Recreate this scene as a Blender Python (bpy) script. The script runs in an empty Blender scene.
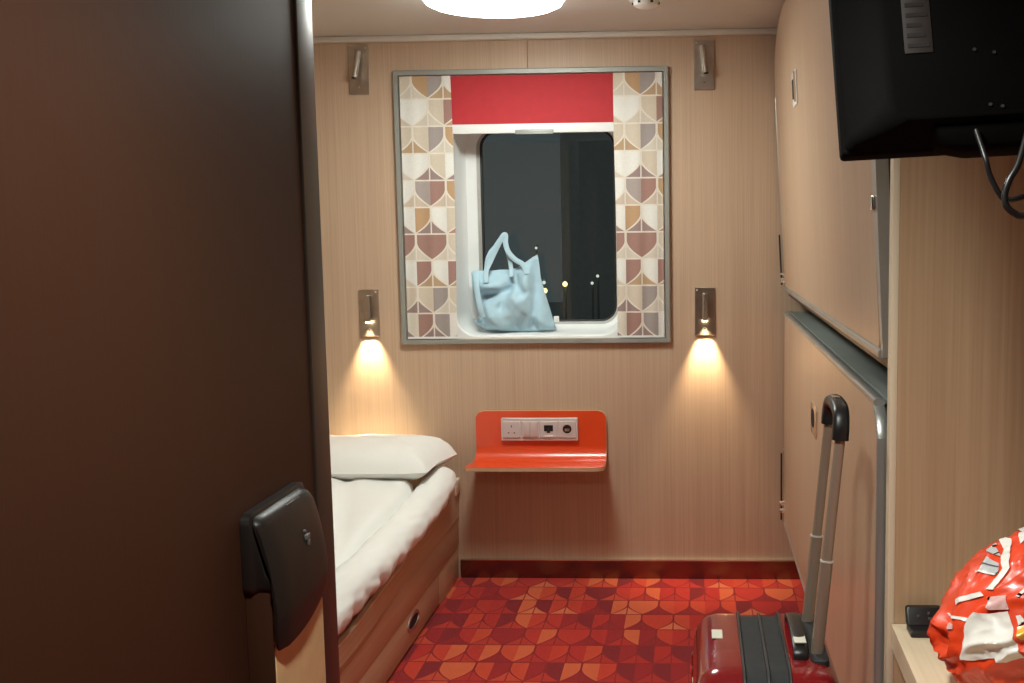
import bpy, bmesh, math, random
from math import sin, cos, pi, sqrt, radians
from mathutils import Vector, Matrix, noise
from mathutils.geometry import delaunay_2d_cdt

random.seed(7)
scene = bpy.context.scene
COL = scene.collection

# ------------------------------------------------------------------ camera
cam_d = bpy.data.cameras.new('camera')
cam = bpy.data.objects.new('camera', cam_d)
COL.objects.link(cam)
CR = Vector((0.99882757, 0.04715873, -0.0109333))
CU = Vector((0.0058558, 0.10649153, 0.99429637))
CF = Vector((-0.04805406, 0.99319465, -0.10609053))
m = Matrix.Identity(4)
for i in range(3):
    m[i][0] = CR[i]; m[i][1] = CU[i]; m[i][2] = -CF[i]
m[2][3] = 1.335
cam.matrix_world = m
cam_d.sensor_width = 36.0
cam_d.lens = 1080.0 / 1024.0 * 36.0
cam_d.shift_x = (512.0 - 642.2) / 1024.0
cam_d.clip_start = 0.02
cam_d.clip_end = 300
scene.camera = cam

# ------------------------------------------------------------------ world + view
world = bpy.data.worlds.new('night')
scene.world = world
world.use_nodes = True
bg = world.node_tree.nodes['Background']
bg.inputs[0].default_value = (0.042, 0.050, 0.052, 1)
bg.inputs[1].default_value = 1.75
vs = scene.view_settings
vs.view_transform = 'Standard'; vs.look = 'None'; vs.gamma = 1.0
vs.exposure = 0.0
vs.use_curve_mapping = False

LAMP_STRENGTH = 51.0        # round ceiling lamp diffuser
READ_W = 30.0                # each lit reading lamp
ENTRY_W = 42.0              # downlight over the entry
LAMP_COL = (0.95, 0.99, 0.92)
READ_COL = (1.0, 0.76, 0.46)

# ------------------------------------------------------------------ node helpers
class X:
    """tiny expression wrapper over math nodes"""
    nt = None
    def __init__(s, k): s.k = k
    @staticmethod
    def op(name, *a):
        n = X.nt.nodes.new('ShaderNodeMath'); n.operation = name
        for i, v in enumerate(a):
            if isinstance(v, X): v = v.k
            if isinstance(v, (int, float)): n.inputs[i].default_value = v
            else: X.nt.links.new(v, n.inputs[i])
        return X(n.outputs[0])
    def __add__(s, o): return X.op('ADD', s, o)
    def __sub__(s, o): return X.op('SUBTRACT', s, o)
    def __mul__(s, o): return X.op('MULTIPLY', s, o)
    def __truediv__(s, o): return X.op('DIVIDE', s, o)
    def floor(s): return X.op('FLOOR', s)
    def abs(s): return X.op('ABSOLUTE', s)
    def sqrt(s): return X.op('SQRT', s)
    def lt(s, o): return X.op('LESS_THAN', s, o)
    def gt(s, o): return X.op('GREATER_THAN', s, o)
    def max(s, o): return X.op('MAXIMUM', s, o)
    def fmod2(s): return X.op('FLOORED_MODULO', s, 2.0)

def newmat(name):
    mt = bpy.data.materials.new(name); mt.use_nodes = True
    nt = mt.node_tree
    return mt, nt, nt.nodes['Principled BSDF']

def plain(name, col, rough=0.5, metal=0.0, var=0.06, vscale=6.0, bump=0.0, bscale=200.0, spec=0.5, coat=0.0, sheen=0.0):
    mt, nt, b = newmat(name)
    tc = nt.nodes.new('ShaderNodeTexCoord')
    nz = nt.nodes.new('ShaderNodeTexNoise'); nz.inputs['Scale'].default_value = vscale
    nz.inputs['Detail'].default_value = 4
    nt.links.new(tc.outputs['Object'], nz.inputs['Vector'])
    rp = nt.nodes.new('ShaderNodeValToRGB')
    rp.color_ramp.elements[0].position = 0.3; rp.color_ramp.elements[1].position = 0.7
    rp.color_ramp.elements[0].color = tuple(c * (1 - var) for c in col) + (1,)
    rp.color_ramp.elements[1].color = tuple(min(1, c * (1 + var)) for c in col) + (1,)
    nt.links.new(nz.outputs['Fac'], rp.inputs['Fac'])
    nt.links.new(rp.outputs['Color'], b.inputs['Base Color'])
    b.inputs['Roughness'].default_value = rough
    b.inputs['Metallic'].default_value = metal
    b.inputs['Specular IOR Level'].default_value = spec
    if coat: b.inputs['Coat Weight'].default_value = coat; b.inputs['Coat Roughness'].default_value = 0.08
    if sheen: b.inputs['Sheen Weight'].default_value = sheen
    if bump:
        n2 = nt.nodes.new('ShaderNodeTexNoise'); n2.inputs['Scale'].default_value = bscale
        nt.links.new(tc.outputs['Object'], n2.inputs['Vector'])
        bp = nt.nodes.new('ShaderNodeBump'); bp.inputs['Strength'].default_value = bump
        bp.inputs['Distance'].default_value = 0.002
        nt.links.new(n2.outputs['Fac'], bp.inputs['Height'])
        nt.links.new(bp.outputs['Normal'], b.inputs['Normal'])
    return mt

def wood(name, dark, light, axis='Z', rough=0.42, fine=150.0, contrast=1.0, spec=0.35):
    """laminate with fine streaks running along one axis"""
    mt, nt, b = newmat(name)
    tc = nt.nodes.new('ShaderNodeTexCoord')
    def streak(sc, along, det):
        mp = nt.nodes.new('ShaderNodeMapping')
        s = [sc, sc, sc]; s['XYZ'.index(axis)] = along
        mp.inputs['Scale'].default_value = s
        nt.links.new(tc.outputs['Object'], mp.inputs['Vector'])
        nz = nt.nodes.new('ShaderNodeTexNoise'); nz.inputs['Scale'].default_value = 1.0
        nz.inputs['Detail'].default_value = det; nz.inputs['Roughness'].default_value = 0.6
        nt.links.new(mp.outputs['Vector'], nz.inputs['Vector'])
        return nz.outputs['Fac']
    a = streak(fine, 1.6, 3.0); c = streak(18.0, 0.5, 2.0)
    mx = nt.nodes.new('ShaderNodeMix'); mx.data_type = 'FLOAT'
    mx.inputs[0].default_value = 0.35
    nt.links.new(a, mx.inputs[2]); nt.links.new(c, mx.inputs[3])
    rp = nt.nodes.new('ShaderNodeValToRGB')
    w = 0.22 / contrast
    rp.color_ramp.elements[0].position = 0.5 - w; rp.color_ramp.elements[1].position = 0.5 + w
    rp.color_ramp.elements[0].color = dark + (1,); rp.color_ramp.elements[1].color = light + (1,)
    nt.links.new(mx.outputs[0], rp.inputs['Fac'])
    nt.links.new(rp.outputs['Color'], b.inputs['Base Color'])
    b.inputs['Roughness'].default_value = rough
    b.inputs['Specular IOR Level'].default_value = spec
    bp = nt.nodes.new('ShaderNodeBump'); bp.inputs['Strength'].default_value = 0.12; bp.inputs['Distance'].default_value = 0.001
    nt.links.new(a, bp.inputs['Height']); nt.links.new(bp.outputs['Normal'], b.inputs['Normal'])
    return mt

def emit(name, col, strength):
    mt, nt, b = newmat(name)
    b.inputs['Base Color'].default_value = (0.8, 0.8, 0.8, 1)
    b.inputs['Emission Color'].default_value = col + (1,)
    b.inputs['Emission Strength'].default_value = strength
    return mt

def shields(name, ua, va, us, vs_, palette, leafpal, line, linew, rough, voff=0.0, uoff=0.0, sheen=0.0, bump=0.0, soft=0.0):
    """rows of round-bottomed split shields with spires between (woven / printed pattern)"""
    mt, nt, b = newmat(name)
    X.nt = nt
    tc = nt.nodes.new('ShaderNodeTexCoord'); sp = nt.nodes.new('ShaderNodeSeparateXYZ')
    nt.links.new(tc.outputs['Object'], sp.inputs[0])
    U = X(sp.outputs[ua]) / us + uoff
    V = X(sp.outputs[va]) / vs_ + voff
    r = V.floor(); fv = V - r
    uu = (U + r.fmod2()) / 2.0
    c = uu.floor(); fu = (uu - c) * 2.0 - 1.0
    a = fu.abs()
    k = ((X.op('SUBTRACT', 0.64, fv)).max(0.0)) / 0.64
    d = a + X.op('POWER', k, 1.75) - 1.0
    right = fu.gt(0.0)
    def rnd(x, y, z):
        cb = nt.nodes.new('ShaderNodeCombineXYZ')
        for i, q in enumerate((x, y, z)):
            if isinstance(q, X): nt.links.new(q.k, cb.inputs[i])
            else: cb.inputs[i].default_value = q
        wn = nt.nodes.new('ShaderNodeTexWhiteNoise'); wn.noise_dimensions = '3D'
        nt.links.new(cb.outputs[0], wn.inputs['Vector'])
        return wn.outputs['Value']
    def pal(fac, cols):
        rp = nt.nodes.new('ShaderNodeValToRGB'); rp.color_ramp.interpolation = 'CONSTANT'
        e = rp.color_ramp.elements
        while len(e) < len(cols): e.new(0.5)
        for i, cc in enumerate(cols):
            e[i].position = i / len(cols); e[i].color = cc + (1,)
        nt.links.new(fac, rp.inputs['Fac'])
        return rp.outputs['Color']
    c1 = pal(rnd(c * 2.0 + right, r, 0.37), palette)
    c2 = pal(rnd(c + right, r, 7.3), leafpal)
    def mixc(f, A, B):
        mx = nt.nodes.new('ShaderNodeMix'); mx.data_type = 'RGBA'
        nt.links.new(f.k if isinstance(f, X) else f, mx.inputs[0])
        for s, v in ((6, A), (7, B)):
            if isinstance(v, tuple): mx.inputs[s].default_value = v + (1,)
            else: nt.links.new(v, mx.inputs[s])
        return mx.outputs[2]
    col = mixc(d.gt(0.0), c1, c2)
    ln = d.abs().lt(linew).max(fv.gt(1.0 - linew * 0.8).max(a.gt(1.0 - linew * 0.6)))
    col = mixc(ln, col, line)
    # mottled weave
    nz = nt.nodes.new('ShaderNodeTexNoise'); nz.inputs['Scale'].default_value = 260; nz.inputs['Detail'].default_value = 3
    nt.links.new(tc.outputs['Object'], nz.inputs['Vector'])
    hs = nt.nodes.new('ShaderNodeHueSaturation')
    mr = nt.nodes.new('ShaderNodeMapRange'); mr.inputs[3].default_value = 0.85; mr.inputs[4].default_value = 1.15
    nt.links.new(nz.outputs['Fac'], mr.inputs[0]); nt.links.new(mr.outputs[0], hs.inputs['Value'])
    nt.links.new(col, hs.inputs['Color'])
    nt.links.new(hs.outputs['Color'], b.inputs['Base Color'])
    b.inputs['Roughness'].default_value = rough
    b.inputs['Specular IOR Level'].default_value = 0.2
    if sheen: b.inputs['Sheen Weight'].default_value = sheen
    if bump:
        bp = nt.nodes.new('ShaderNodeBump'); bp.inputs['Strength'].default_value = bump; bp.inputs['Distance'].default_value = 0.003
        nt.links.new(nz.outputs['Fac'], bp.inputs['Height']); nt.links.new(bp.outputs['Normal'], b.inputs['Normal'])
    return mt

# ------------------------------------------------------------------ materials
M = {}
M['wall'] = wood('beige_striped_laminate', (0.45, 0.315, 0.215), (0.59, 0.435, 0.31), 'Z', 0.45)
M['bunk'] = wood('beige_bunk_laminate', (0.47, 0.325, 0.215), (0.60, 0.44, 0.305), 'Z', 0.33)
M['part'] = wood('tan_partition_laminate', (0.42, 0.265, 0.15), (0.58, 0.40, 0.245), 'Z', 0.45)
M['bedwood'] = wood('bed_side_laminate', (0.44, 0.285, 0.17), (0.57, 0.39, 0.25), 'Y', 0.4)
M['desk'] = wood('pale_desk_laminate', (0.62, 0.49, 0.33), (0.74, 0.61, 0.44), 'Y', 0.4)
M['edge'] = wood('pale_edge_band', (0.66, 0.54, 0.38), (0.76, 0.64, 0.47), 'Z', 0.45)
M['brown'] = wood('dark_brown_laminate', (0.031, 0.0108, 0.0050), (0.037, 0.0134, 0.0064), 'Z', 0.5, contrast=0.5, spec=0.15)
M['darktrim'] = plain('dark_bronze_trim', (0.05, 0.042, 0.036), 0.35, 0.6)
M['ceil'] = plain('ceiling_paint', (0.62, 0.61, 0.56), 0.5, 0, 0.03, 3)
M['cove'] = plain('pale_cove', (0.66, 0.63, 0.56), 0.45)
M['skirt'] = plain('polished_steel_skirting', (0.22, 0.175, 0.16), 0.25, 1.0)
M['steel'] = plain('brushed_steel', (0.52, 0.49, 0.44), 0.32, 1.0, 0.08, 40)
M['chrome'] = plain('bright_metal', (0.78, 0.76, 0.72), 0.18, 1.0)
M['alu'] = plain('grey_aluminium_trim', (0.46, 0.47, 0.45), 0.38, 0.7)
M['greyframe'] = plain('grey_window_frame_paint', (0.30, 0.31, 0.285), 0.45, 0.2)
M['greydark'] = plain('grey_green_bunk_paint', (0.16, 0.18, 0.165), 0.5)
M['white'] = plain('white_moulding', (0.78, 0.80, 0.79), 0.42, 0, 0.02)
M['gasket'] = plain('black_rubber_gasket', (0.012, 0.013, 0.014), 0.5)
M['rim'] = plain('window_rim_grey', (0.42, 0.42, 0.39), 0.45, 0.2)
M['redblind'] = plain('red_blind_fabric', (0.46, 0.022, 0.03), 0.75, 0, 0.05, 30, 0.1, 600)
M['redshelf'] = plain('orange_red_laminate', (0.74, 0.075, 0.018), 0.28, 0, 0.03, 4, coat=0.3)
M['ply'] = wood('plywood_edge', (0.52, 0.33, 0.19), (0.70, 0.49, 0.31), 'X', 0.55)
M['socket'] = plain('pale_socket_plastic', (0.62, 0.55, 0.53), 0.4)
M['socketpink'] = plain('socket_switch_plastic', (0.60, 0.50, 0.48), 0.38)
M['black'] = plain('black_plastic', (0.012, 0.011, 0.011), 0.38)
M['tvblack'] = plain('tv_matt_black', (0.0032, 0.0028, 0.0027), 0.75, 0, 0.1, 20, 0.15, 400, spec=0.05)
M['binblack'] = plain('bin_brown_black_plastic', (0.010, 0.0075, 0.0065), 0.4, spec=0.25)
M['hole'] = plain('dark_hole', (0.006, 0.005, 0.005), 0.8)
M['linen'] = plain('white_bed_linen', (0.81, 0.82, 0.79), 0.85, 0, 0.02, 8, 0.12, 500, sheen=0.2)
M['mattress'] = plain('beige_mattress_cover', (0.55, 0.40, 0.29), 0.8)
M['sheet'] = plain('mattress_sheet', (0.62, 0.48, 0.38), 0.8)
M['blue'] = plain('pale_blue_cotton', (0.40, 0.585, 0.68), 0.85, 0, 0.05, 30, 0.2, 700, sheen=0.2)
M['bluestrap'] = plain('pale_blue_strap_cotton', (0.42, 0.60, 0.69), 0.85, 0, 0.04, 30, 0.2, 700)
M['redshell'] = plain('glossy_dark_red_shell', (0.20, 0.009, 0.011), 0.16, 0, 0.1, 8, coat=0.4)
M['blackfab'] = plain('black_suitcase_fabric', (0.018, 0.019, 0.020), 0.75, 0, 0.2, 60, 0.4, 900)
M['zip'] = plain('zip_tape_dark', (0.035, 0.035, 0.036), 0.45)
M['pole'] = plain('bronze_aluminium_pole', (0.38, 0.295, 0.225), 0.38, 0.5)
M['polecuff'] = plain('pole_clear_cuff', (0.72, 0.68, 0.62), 0.3, 0.3)
M['label'] = plain('off_white_sticker', (0.68, 0.66, 0.56), 0.6)
M['bagred'] = plain('orange_red_plastic_film', (0.74, 0.055, 0.014), 0.36, 0, 0.12, 14, 0.15, 40, coat=0.15)
M['bagwhite'] = plain('white_printed_film', (0.78, 0.72, 0.66), 0.4, 0, 0.06, 30, 0.15, 40, coat=0.1)
M['baggrey'] = plain('grey_printed_film', (0.50, 0.50, 0.50), 0.3, 0, 0.1, 60, coat=0.3)
M['bagink'] = plain('dark_grey_print', (0.10, 0.09, 0.09), 0.4)
M['bagyellow'] = plain('yellow_printed_film', (0.82, 0.42, 0.03), 0.3, 0, 0.1, 30, coat=0.3)
M['bagpink'] = plain('pink_printed_film', (0.72, 0.42, 0.40), 0.3, 0, 0.1, 30, coat=0.3)
M['binbody'] = plain('golden_brushed_bin_body', (0.64, 0.46, 0.24), 0.4, 0.1, 0.06, 30)
M['mark'] = plain('grey_pictogram', (0.09, 0.085, 0.08), 0.5)
M['tvlabel'] = plain('dull_rating_label', (0.035, 0.026, 0.023), 0.6)
M['tvprint'] = plain('rating_label_print', (0.015, 0.012, 0.011), 0.6)
M['quay'] = plain('dark_quay_concrete', (0.30, 0.30, 0.29), 0.8)
M['backdropgrey'] = plain('grey_backdrop_paint', (0.62, 0.60, 0.57), 0.8)
M['lampglow'] = emit('ceiling_diffuser_glow', LAMP_COL, LAMP_STRENGTH)
M['entryglow'] = emit('downlight_glow', LAMP_COL, 10.0)
M['ledglow'] = emit('reading_led_glow', READ_COL, 40.0)
M['dockglow'] = emit('dock_lamp_warm', (1.0, 0.70, 0.25), 5.0)
M['dockglow2'] = emit('dock_lamp_white', (0.9, 0.9, 0.8), 1.3)

M['curtain'] = shields('curtain_print', 0, 2, 0.059, 0.0985,
    [(0.72, 0.72, 0.68), (0.58, 0.51, 0.41), (0.66, 0.62, 0.53), (0.33, 0.29, 0.275), (0.72, 0.71, 0.67), (0.33, 0.195, 0.165), (0.60, 0.53, 0.43), (0.46, 0.30, 0.17), (0.37, 0.32, 0.30), (0.71, 0.70, 0.66)],
    [(0.60, 0.55, 0.47), (0.44, 0.31, 0.19), (0.55, 0.46, 0.37), (0.30, 0.22, 0.21), (0.58, 0.52, 0.44), (0.36, 0.21, 0.16)],
    (0.70, 0.66, 0.58), 0.07, 0.8, voff=-0.015, uoff=-0.12, sheen=0.1, bump=0.1)
M['carpet'] = shields('red_patterned_carpet', 0, 1, 0.0545, 0.140,
    [(0.42, 0.018, 0.012), (0.52, 0.05, 0.018), (0.30, 0.010, 0.012), (0.56, 0.10, 0.035), (0.45, 0.024, 0.014), (0.20, 0.008, 0.012), (0.50, 0.035, 0.015)],
    [(0.40, 0.018, 0.012), (0.58, 0.13, 0.055), (0.27, 0.010, 0.012), (0.50, 0.05, 0.02), (0.44, 0.025, 0.014)],
    (0.23, 0.008, 0.010), 0.06, 0.95, voff=0.2, uoff=0.4, sheen=0.15, bump=0.6)

# glass
def glass_mat():
    mt = bpy.data.materials.new('window_glass'); mt.use_nodes = True
    nt = mt.node_tree; nt.nodes.clear()
    o = nt.nodes.new('ShaderNodeOutputMaterial'); mix = nt.nodes.new('ShaderNodeMixShader')
    t = nt.nodes.new('ShaderNodeBsdfTransparent'); t.inputs[0].default_value = (0.75, 0.79, 0.78, 1)
    g = nt.nodes.new('ShaderNodeBsdfGlossy'); g.inputs['Roughness'].default_value = 0.01
    f = nt.nodes.new('ShaderNodeFresnel'); f.inputs[0].default_value = 1.5
    nt.links.new(f.outputs[0], mix.inputs[0]); nt.links.new(t.outputs[0], mix.inputs[1]); nt.links.new(g.outputs[0], mix.inputs[2])
    nt.links.new(mix.outputs[0], o.inputs[0])
    return mt
M['glass'] = glass_mat()

# ------------------------------------------------------------------ object helpers
ORG = {}
def setp(o, label=None, cat=None, group=None, kind=None):
    if label: o['label'] = label
    if cat: o['category'] = cat
    if group: o['group'] = group
    if kind: o['kind'] = kind
    return o

def thing(name, loc, label, cat, group=None, kind=None):
    o = bpy.data.objects.new(name, None); COL.objects.link(o)
    o.empty_display_size = 0.05
    o.location = loc; ORG[o] = Vector(loc)
    return setp(o, label, cat, group, kind)

def obj(name, bm, mat, parent=None, loc=None, smooth=30, kind=None, label=None, cat=None, group=None):
    """link bm (world coordinates) as ONE mesh object; parts keep their thing's origin"""
    org = ORG[parent] if parent else Vector(loc if loc else (0, 0, 0))
    bmesh.ops.translate(bm, verts=bm.verts, vec=-org)
    bmesh.ops.recalc_face_normals(bm, faces=bm.faces)
    me = bpy.data.meshes.new(name); bm.to_mesh(me); bm.free()
    if smooth:
        me.polygons.foreach_set('use_smooth', [True] * len(me.polygons))
        me.set_sharp_from_angle(angle=radians(smooth))
    me.materials.append(M[mat] if isinstance(mat, str) else mat)
    o = bpy.data.objects.new(name, me); COL.objects.link(o)
    if parent: o.parent = parent
    else: o.location = org
    ORG[o] = org
    return setp(o, label, cat, group, kind)

def box(x0, x1, y0, y1, z0, z1, bev=0.0, seg=2, bm=None):
    b = bmesh.new()
    v = [b.verts.new((x, y, z)) for x in (x0, x1) for y in (y0, y1) for z in (z0, z1)]
    for f in ((0, 1, 3, 2), (4, 6, 7, 5), (0, 4, 5, 1), (2, 3, 7, 6), (0, 2, 6, 4), (1, 5, 7, 3)):
        b.faces.new([v[i] for i in f])
    bmesh.ops.recalc_face_normals(b, faces=b.faces)
    if bev: bmesh.ops.bevel(b, geom=b.edges[:], offset=bev, segments=seg, profile=0.5, affect='EDGES')
    return merge(bm, b) if bm else b

def merge(bm, b):
    me = bpy.data.meshes.new('tmp'); b.to_mesh(me); b.free()
    bm.from_mesh(me); bpy.data.meshes.remove(me)
    return bm

def cyl(p, q, r0, r1=None, n=20, bm=None, cap=True):
    p = Vector(p); q = Vector(q); r1 = r0 if r1 is None else r1
    d = (q - p).normalized()
    a = d.orthogonal().normalized(); b_ = d.cross(a)
    b = bmesh.new()
    A = [b.verts.new(p + (a * cos(t) + b_ * sin(t)) * r0) for t in [2 * pi * i / n for i in range(n)]]
    B = [b.verts.new(q + (a * cos(t) + b_ * sin(t)) * r1) for t in [2 * pi * i / n for i in range(n)]]
    for i in range(n): b.faces.new((A[i], A[(i + 1) % n], B[(i + 1) % n], B[i]))
    if cap: b.faces.new(A[::-1]); b.faces.new(B)
    return merge(bm, b) if bm else b

def loft(loops, caps=True, closed=False, bm=None):
    b = bmesh.new()
    L = [[b.verts.new(p) for p in lp] for lp in loops]
    n = len(L[0]); rng = range(len(L)) if closed else range(len(L) - 1)
    for i in rng:
        P, Q = L[i], L[(i + 1) % len(L)]
        for j in range(n): b.faces.new((P[j], P[(j + 1) % n], Q[(j + 1) % n], Q[j]))
    if caps and not closed: b.faces.new(L[0][::-1]); b.faces.new(L[-1])
    return merge(bm, b) if bm else b

def rr(x0, x1, z0, z1, r, n=8):
    pts = []
    for cx, cz, a0 in ((x1 - r, z1 - r, 0), (x0 + r, z1 - r, 90), (x0 + r, z0 + r, 180), (x1 - r, z0 + r, 270)):
        for i in range(n + 1):
            a = radians(a0 + 90 * i / n); pts.append((cx + r * cos(a), cz + r * sin(a)))
    return pts

def rr_y(x0, x1, z0, z1, r, y, n=8): return [(x, y, z) for x, z in rr(x0, x1, z0, z1, r, n)]
def rr_x(y0, y1, z0, z1, r, x, n=8): return [(x, y, z) for y, z in rr(y0, y1, z0, z1, r, n)]
def rr_z(x0, x1, y0, y1, r, z, n=8): return [(x, y, z) for x, y in rr(x0, x1, y0, y1, r, n)]

def plate_y(x0, x1, z0, z1, r, ya, yb, ch=0.001):
    """rounded plate facing -Y: ya front, yb back"""
    return loft([rr_y(x0 + ch, x1 - ch, z0 + ch, z1 - ch, max(r - ch, 2e-4), ya), rr_y(x0, x1, z0, z1, r, ya + ch), rr_y(x0, x1, z0, z1, r, yb)])

def catmull(pts, n=8):
    P = [Vector(p) for p in pts]; P = [P[0] * 2 - P[1]] + P + [P[-1] * 2 - P[-2]]
    out = []
    for i in range(1, len(P) - 2):
        for k in range(n):
            t = k / n; a, b, c, d = P[i - 1], P[i], P[i + 1], P[i + 2]
            out.append(0.5 * ((2 * b) + (c - a) * t + (2 * a - 5 * b + 4 * c - d) * t * t + (3 * b - a - 3 * c + d) * t ** 3))
    out.append(P[-2]); return out

def sweep(pts, w, h, up=(0, -1, 0), n=10, sq=1.0, sub=8, taper=None):
    """sweep an ellipse-ish section (w along side, h along up) along a smooth path"""
    C = catmull(pts, sub); loops = []
    up = Vector(up)
    for i, c in enumerate(C):
        t = (C[min(i + 1, len(C) - 1)] - C[max(i - 1, 0)]).normalized()
        s = t.cross(up)
        if s.length < 1e-4: s = t.orthogonal()
        s.normalize(); u = s.cross(t).normalized()
        k = taper(i / (len(C) - 1)) if taper else 1.0
        lp = []
        for j in range(n):
            a = 2 * pi * j / n
            ca, sa = cos(a), sin(a)
            ca = math.copysign(abs(ca) ** sq, ca); sa = math.copysign(abs(sa) ** sq, sa)
            lp.append(c + s * ca * w / 2 * k + u * sa * h / 2 * k)
        loops.append(lp)
    return loft(loops)

def inside(p, poly):
    x, y = p; c = False; n = len(poly)
    for i in range(n):
        x1, y1 = poly[i]; x2, y2 = poly[i - 1]
        if (y1 > y) != (y2 > y) and x < (x2 - x1) * (y - y1) / (y2 - y1) + x1: c = not c
    return c
def segd(p, a, b):
    ax, ay = a; bx, by = b; dx, dy = bx - ax, by - ay
    t = max(0, min(1, ((p[0] - ax) * dx + (p[1] - ay) * dy) / (dx * dx + dy * dy + 1e-12)))
    return math.hypot(p[0] - ax - t * dx, p[1] - ay - t * dy)
def edged(p, poly): return min(segd(p, poly[i], poly[i - 1]) for i in range(len(poly)))

def inflate(poly, step, hfun, place):
    """closed cushion over a 2-D outline; hfun(p, edge distance, side) -> height; place(u, v, h)"""
    dense = []
    for i in range(len(poly)):
        a = Vector(poly[i - 1]); b = Vector(poly[i]); n = max(1, int((b - a).length / step))
        for k in range(n): dense.append(a.lerp(b, k / n))
    n = len(dense)
    xs = [p[0] for p in poly]; ys = [p[1] for p in poly]
    pts = list(dense); row = 0; y = min(ys)
    while y < max(ys):
        x = min(xs) + (step / 2 if row % 2 else 0)
        while x < max(xs):
            if inside((x, y), poly) and edged((x, y), poly) > step * 0.55: pts.append(Vector((x, y)))
            x += step
        y += step * 0.87; row += 1
    V, _, F, _, _, _ = delaunay_2d_cdt(pts, [(i, (i + 1) % n) for i in range(n)], [], 1, 1e-6)
    b = bmesh.new()
    D = [edged(v, poly) for v in V]
    on = [d < 1e-5 for d in D]
    A = [b.verts.new(place(v[0], v[1], 0.0 if on[i] else hfun(v, D[i], 1))) for i, v in enumerate(V)]
    B = [A[i] if on[i] else b.verts.new(place(v[0], v[1], hfun(v, D[i], -1))) for i, v in enumerate(V)]
    for f in F:
        try: b.faces.new([A[i] for i in f])
        except ValueError: pass
        try: b.faces.new([B[i] for i in f][::-1])
        except ValueError: pass
    return b

def nz(x, y, z=0.0): return noise.noise(Vector((x, y, z)))

# ================================================================== the room
H = 2.035
XL, XR, YF, YB = -1.75, 0.95, -0.7, 4.0
obj('floor', box(XL - .05, XR + .05, YF - .05, YB + .3, -0.05, 0.0), 'carpet', smooth=0, kind='structure', label='red patterned carpet floor of the cabin')
obj('ceiling', box(XL - .05, XR + .05, YF - .05, YB + .3, H, H + .06), 'ceil', smooth=0, kind='structure', label='smooth pale cabin ceiling')
obj('wall_left', box(XL - .05, XL, YF, YB + .3, 0, H), 'wall', smooth=0, kind='structure', label='beige laminate side wall along the bed')
obj('wall_right', box(XR, XR + .05, YF, YB + .3, 0, H), 'wall', smooth=0, kind='structure', label='beige laminate wall behind bunks and desk')
obj('wall_front', box(XL, XR, YF - .05, YF, 0, H), 'brown', smooth=0, kind='structure', label='wall at the entry end')

# back wall: a backing with the window opening, and two laminate panels meeting at a seam
WX0, WX1, WZ0, WZ1 = -1.078, -0.106, 0.922, 1.892       # opening inside the grey frame
bb = box(XL, WX0, YB + .012, YB + .06, 0, H)
box(WX1, XR, YB + .012, YB + .06, 0, H, bm=bb)
box(WX0, WX1, YB + .012, YB + .06, 0, WZ0, bm=bb)
box(WX0, WX1, YB + .012, YB + .06, WZ1, H, bm=bb)
wb = obj('wall_back', bb, 'wall', smooth=0, kind='structure', label='beige striped laminate wall with the window')
SEAM = -0.600
def cpoly(pts):
    b = bmesh.new()
    f = b.faces.new([b.verts.new((x, YB, z)) for x, z in pts])
    r = bmesh.ops.extrude_face_region(b, geom=[f])
    bmesh.ops.translate(b, verts=[v for v in r['geom'] if isinstance(v, bmesh.types.BMVert)], vec=(0, .012, 0))
    return b
g = 0.0012
obj('wall_panel', cpoly([(XL, 0), (SEAM, 0), (SEAM, WZ0), (WX0, WZ0), (WX0, WZ1), (SEAM - g, WZ1), (SEAM - g, H), (XL, H)]), 'wall', wb, smooth=0)
obj('wall_panel', cpoly([(SEAM, 0), (XR, 0), (XR, H), (SEAM + g, H), (SEAM + g, WZ1), (WX1, WZ1), (WX1, WZ0), (SEAM, WZ0)]), 'wall', wb, smooth=0)
# skirting and ceiling cove on the back wall
sk = obj('baseboard_back', box(-0.90, XR, YB - .008, YB, 0, .069), 'skirt', smooth=0, kind='structure', label='polished metal skirting reflecting the red carpet')
obj('skirting_lip', box(-0.90, XR, YB - .013, YB, .069, .074, .0015), 'chrome', sk)
obj('trim_1', box(XL, 0.60, YB - .03, YB, H - .022, H, .006), 'cove', kind='structure', label='pale cove strip between ceiling and window wall')

# entry wall (bathroom unit) on the left and its return
WE = -0.68
obj('wall_entry', box(WE - .05, WE, YF, 1.8645, 0, H), 'brown', smooth=0, kind='structure', label='dark brown laminate wall panel beside the entry')
obj('wall_bathroom', box(XL, WE - .0555, 1.80, 1.90, 0, H), 'wall', smooth=0, kind='structure', label='return wall of the bathroom unit at the foot of the bed')
tb = loft([[(x, y, z) for x, y in rr(WE - .055, WE + .004, 1.865, 1.945, .003, 4)] for z in (0.0, H)])
obj('trim_2', tb, 'darktrim', kind='structure', label='dark bronze edge strip on the brown entry wall')

# desk partition on the right
PX, PY = 0.338, 1.80
wp = obj('wall_partition', box(PX, XR, PY, PY + .028, 0, H), 'part', smooth=0, kind='structure', label='tan laminate partition behind the desk')
obj('edge_band', box(PX - .0115, PX, PY - .001, PY + .029, 0, H, .0015), 'edge', wp)

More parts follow.
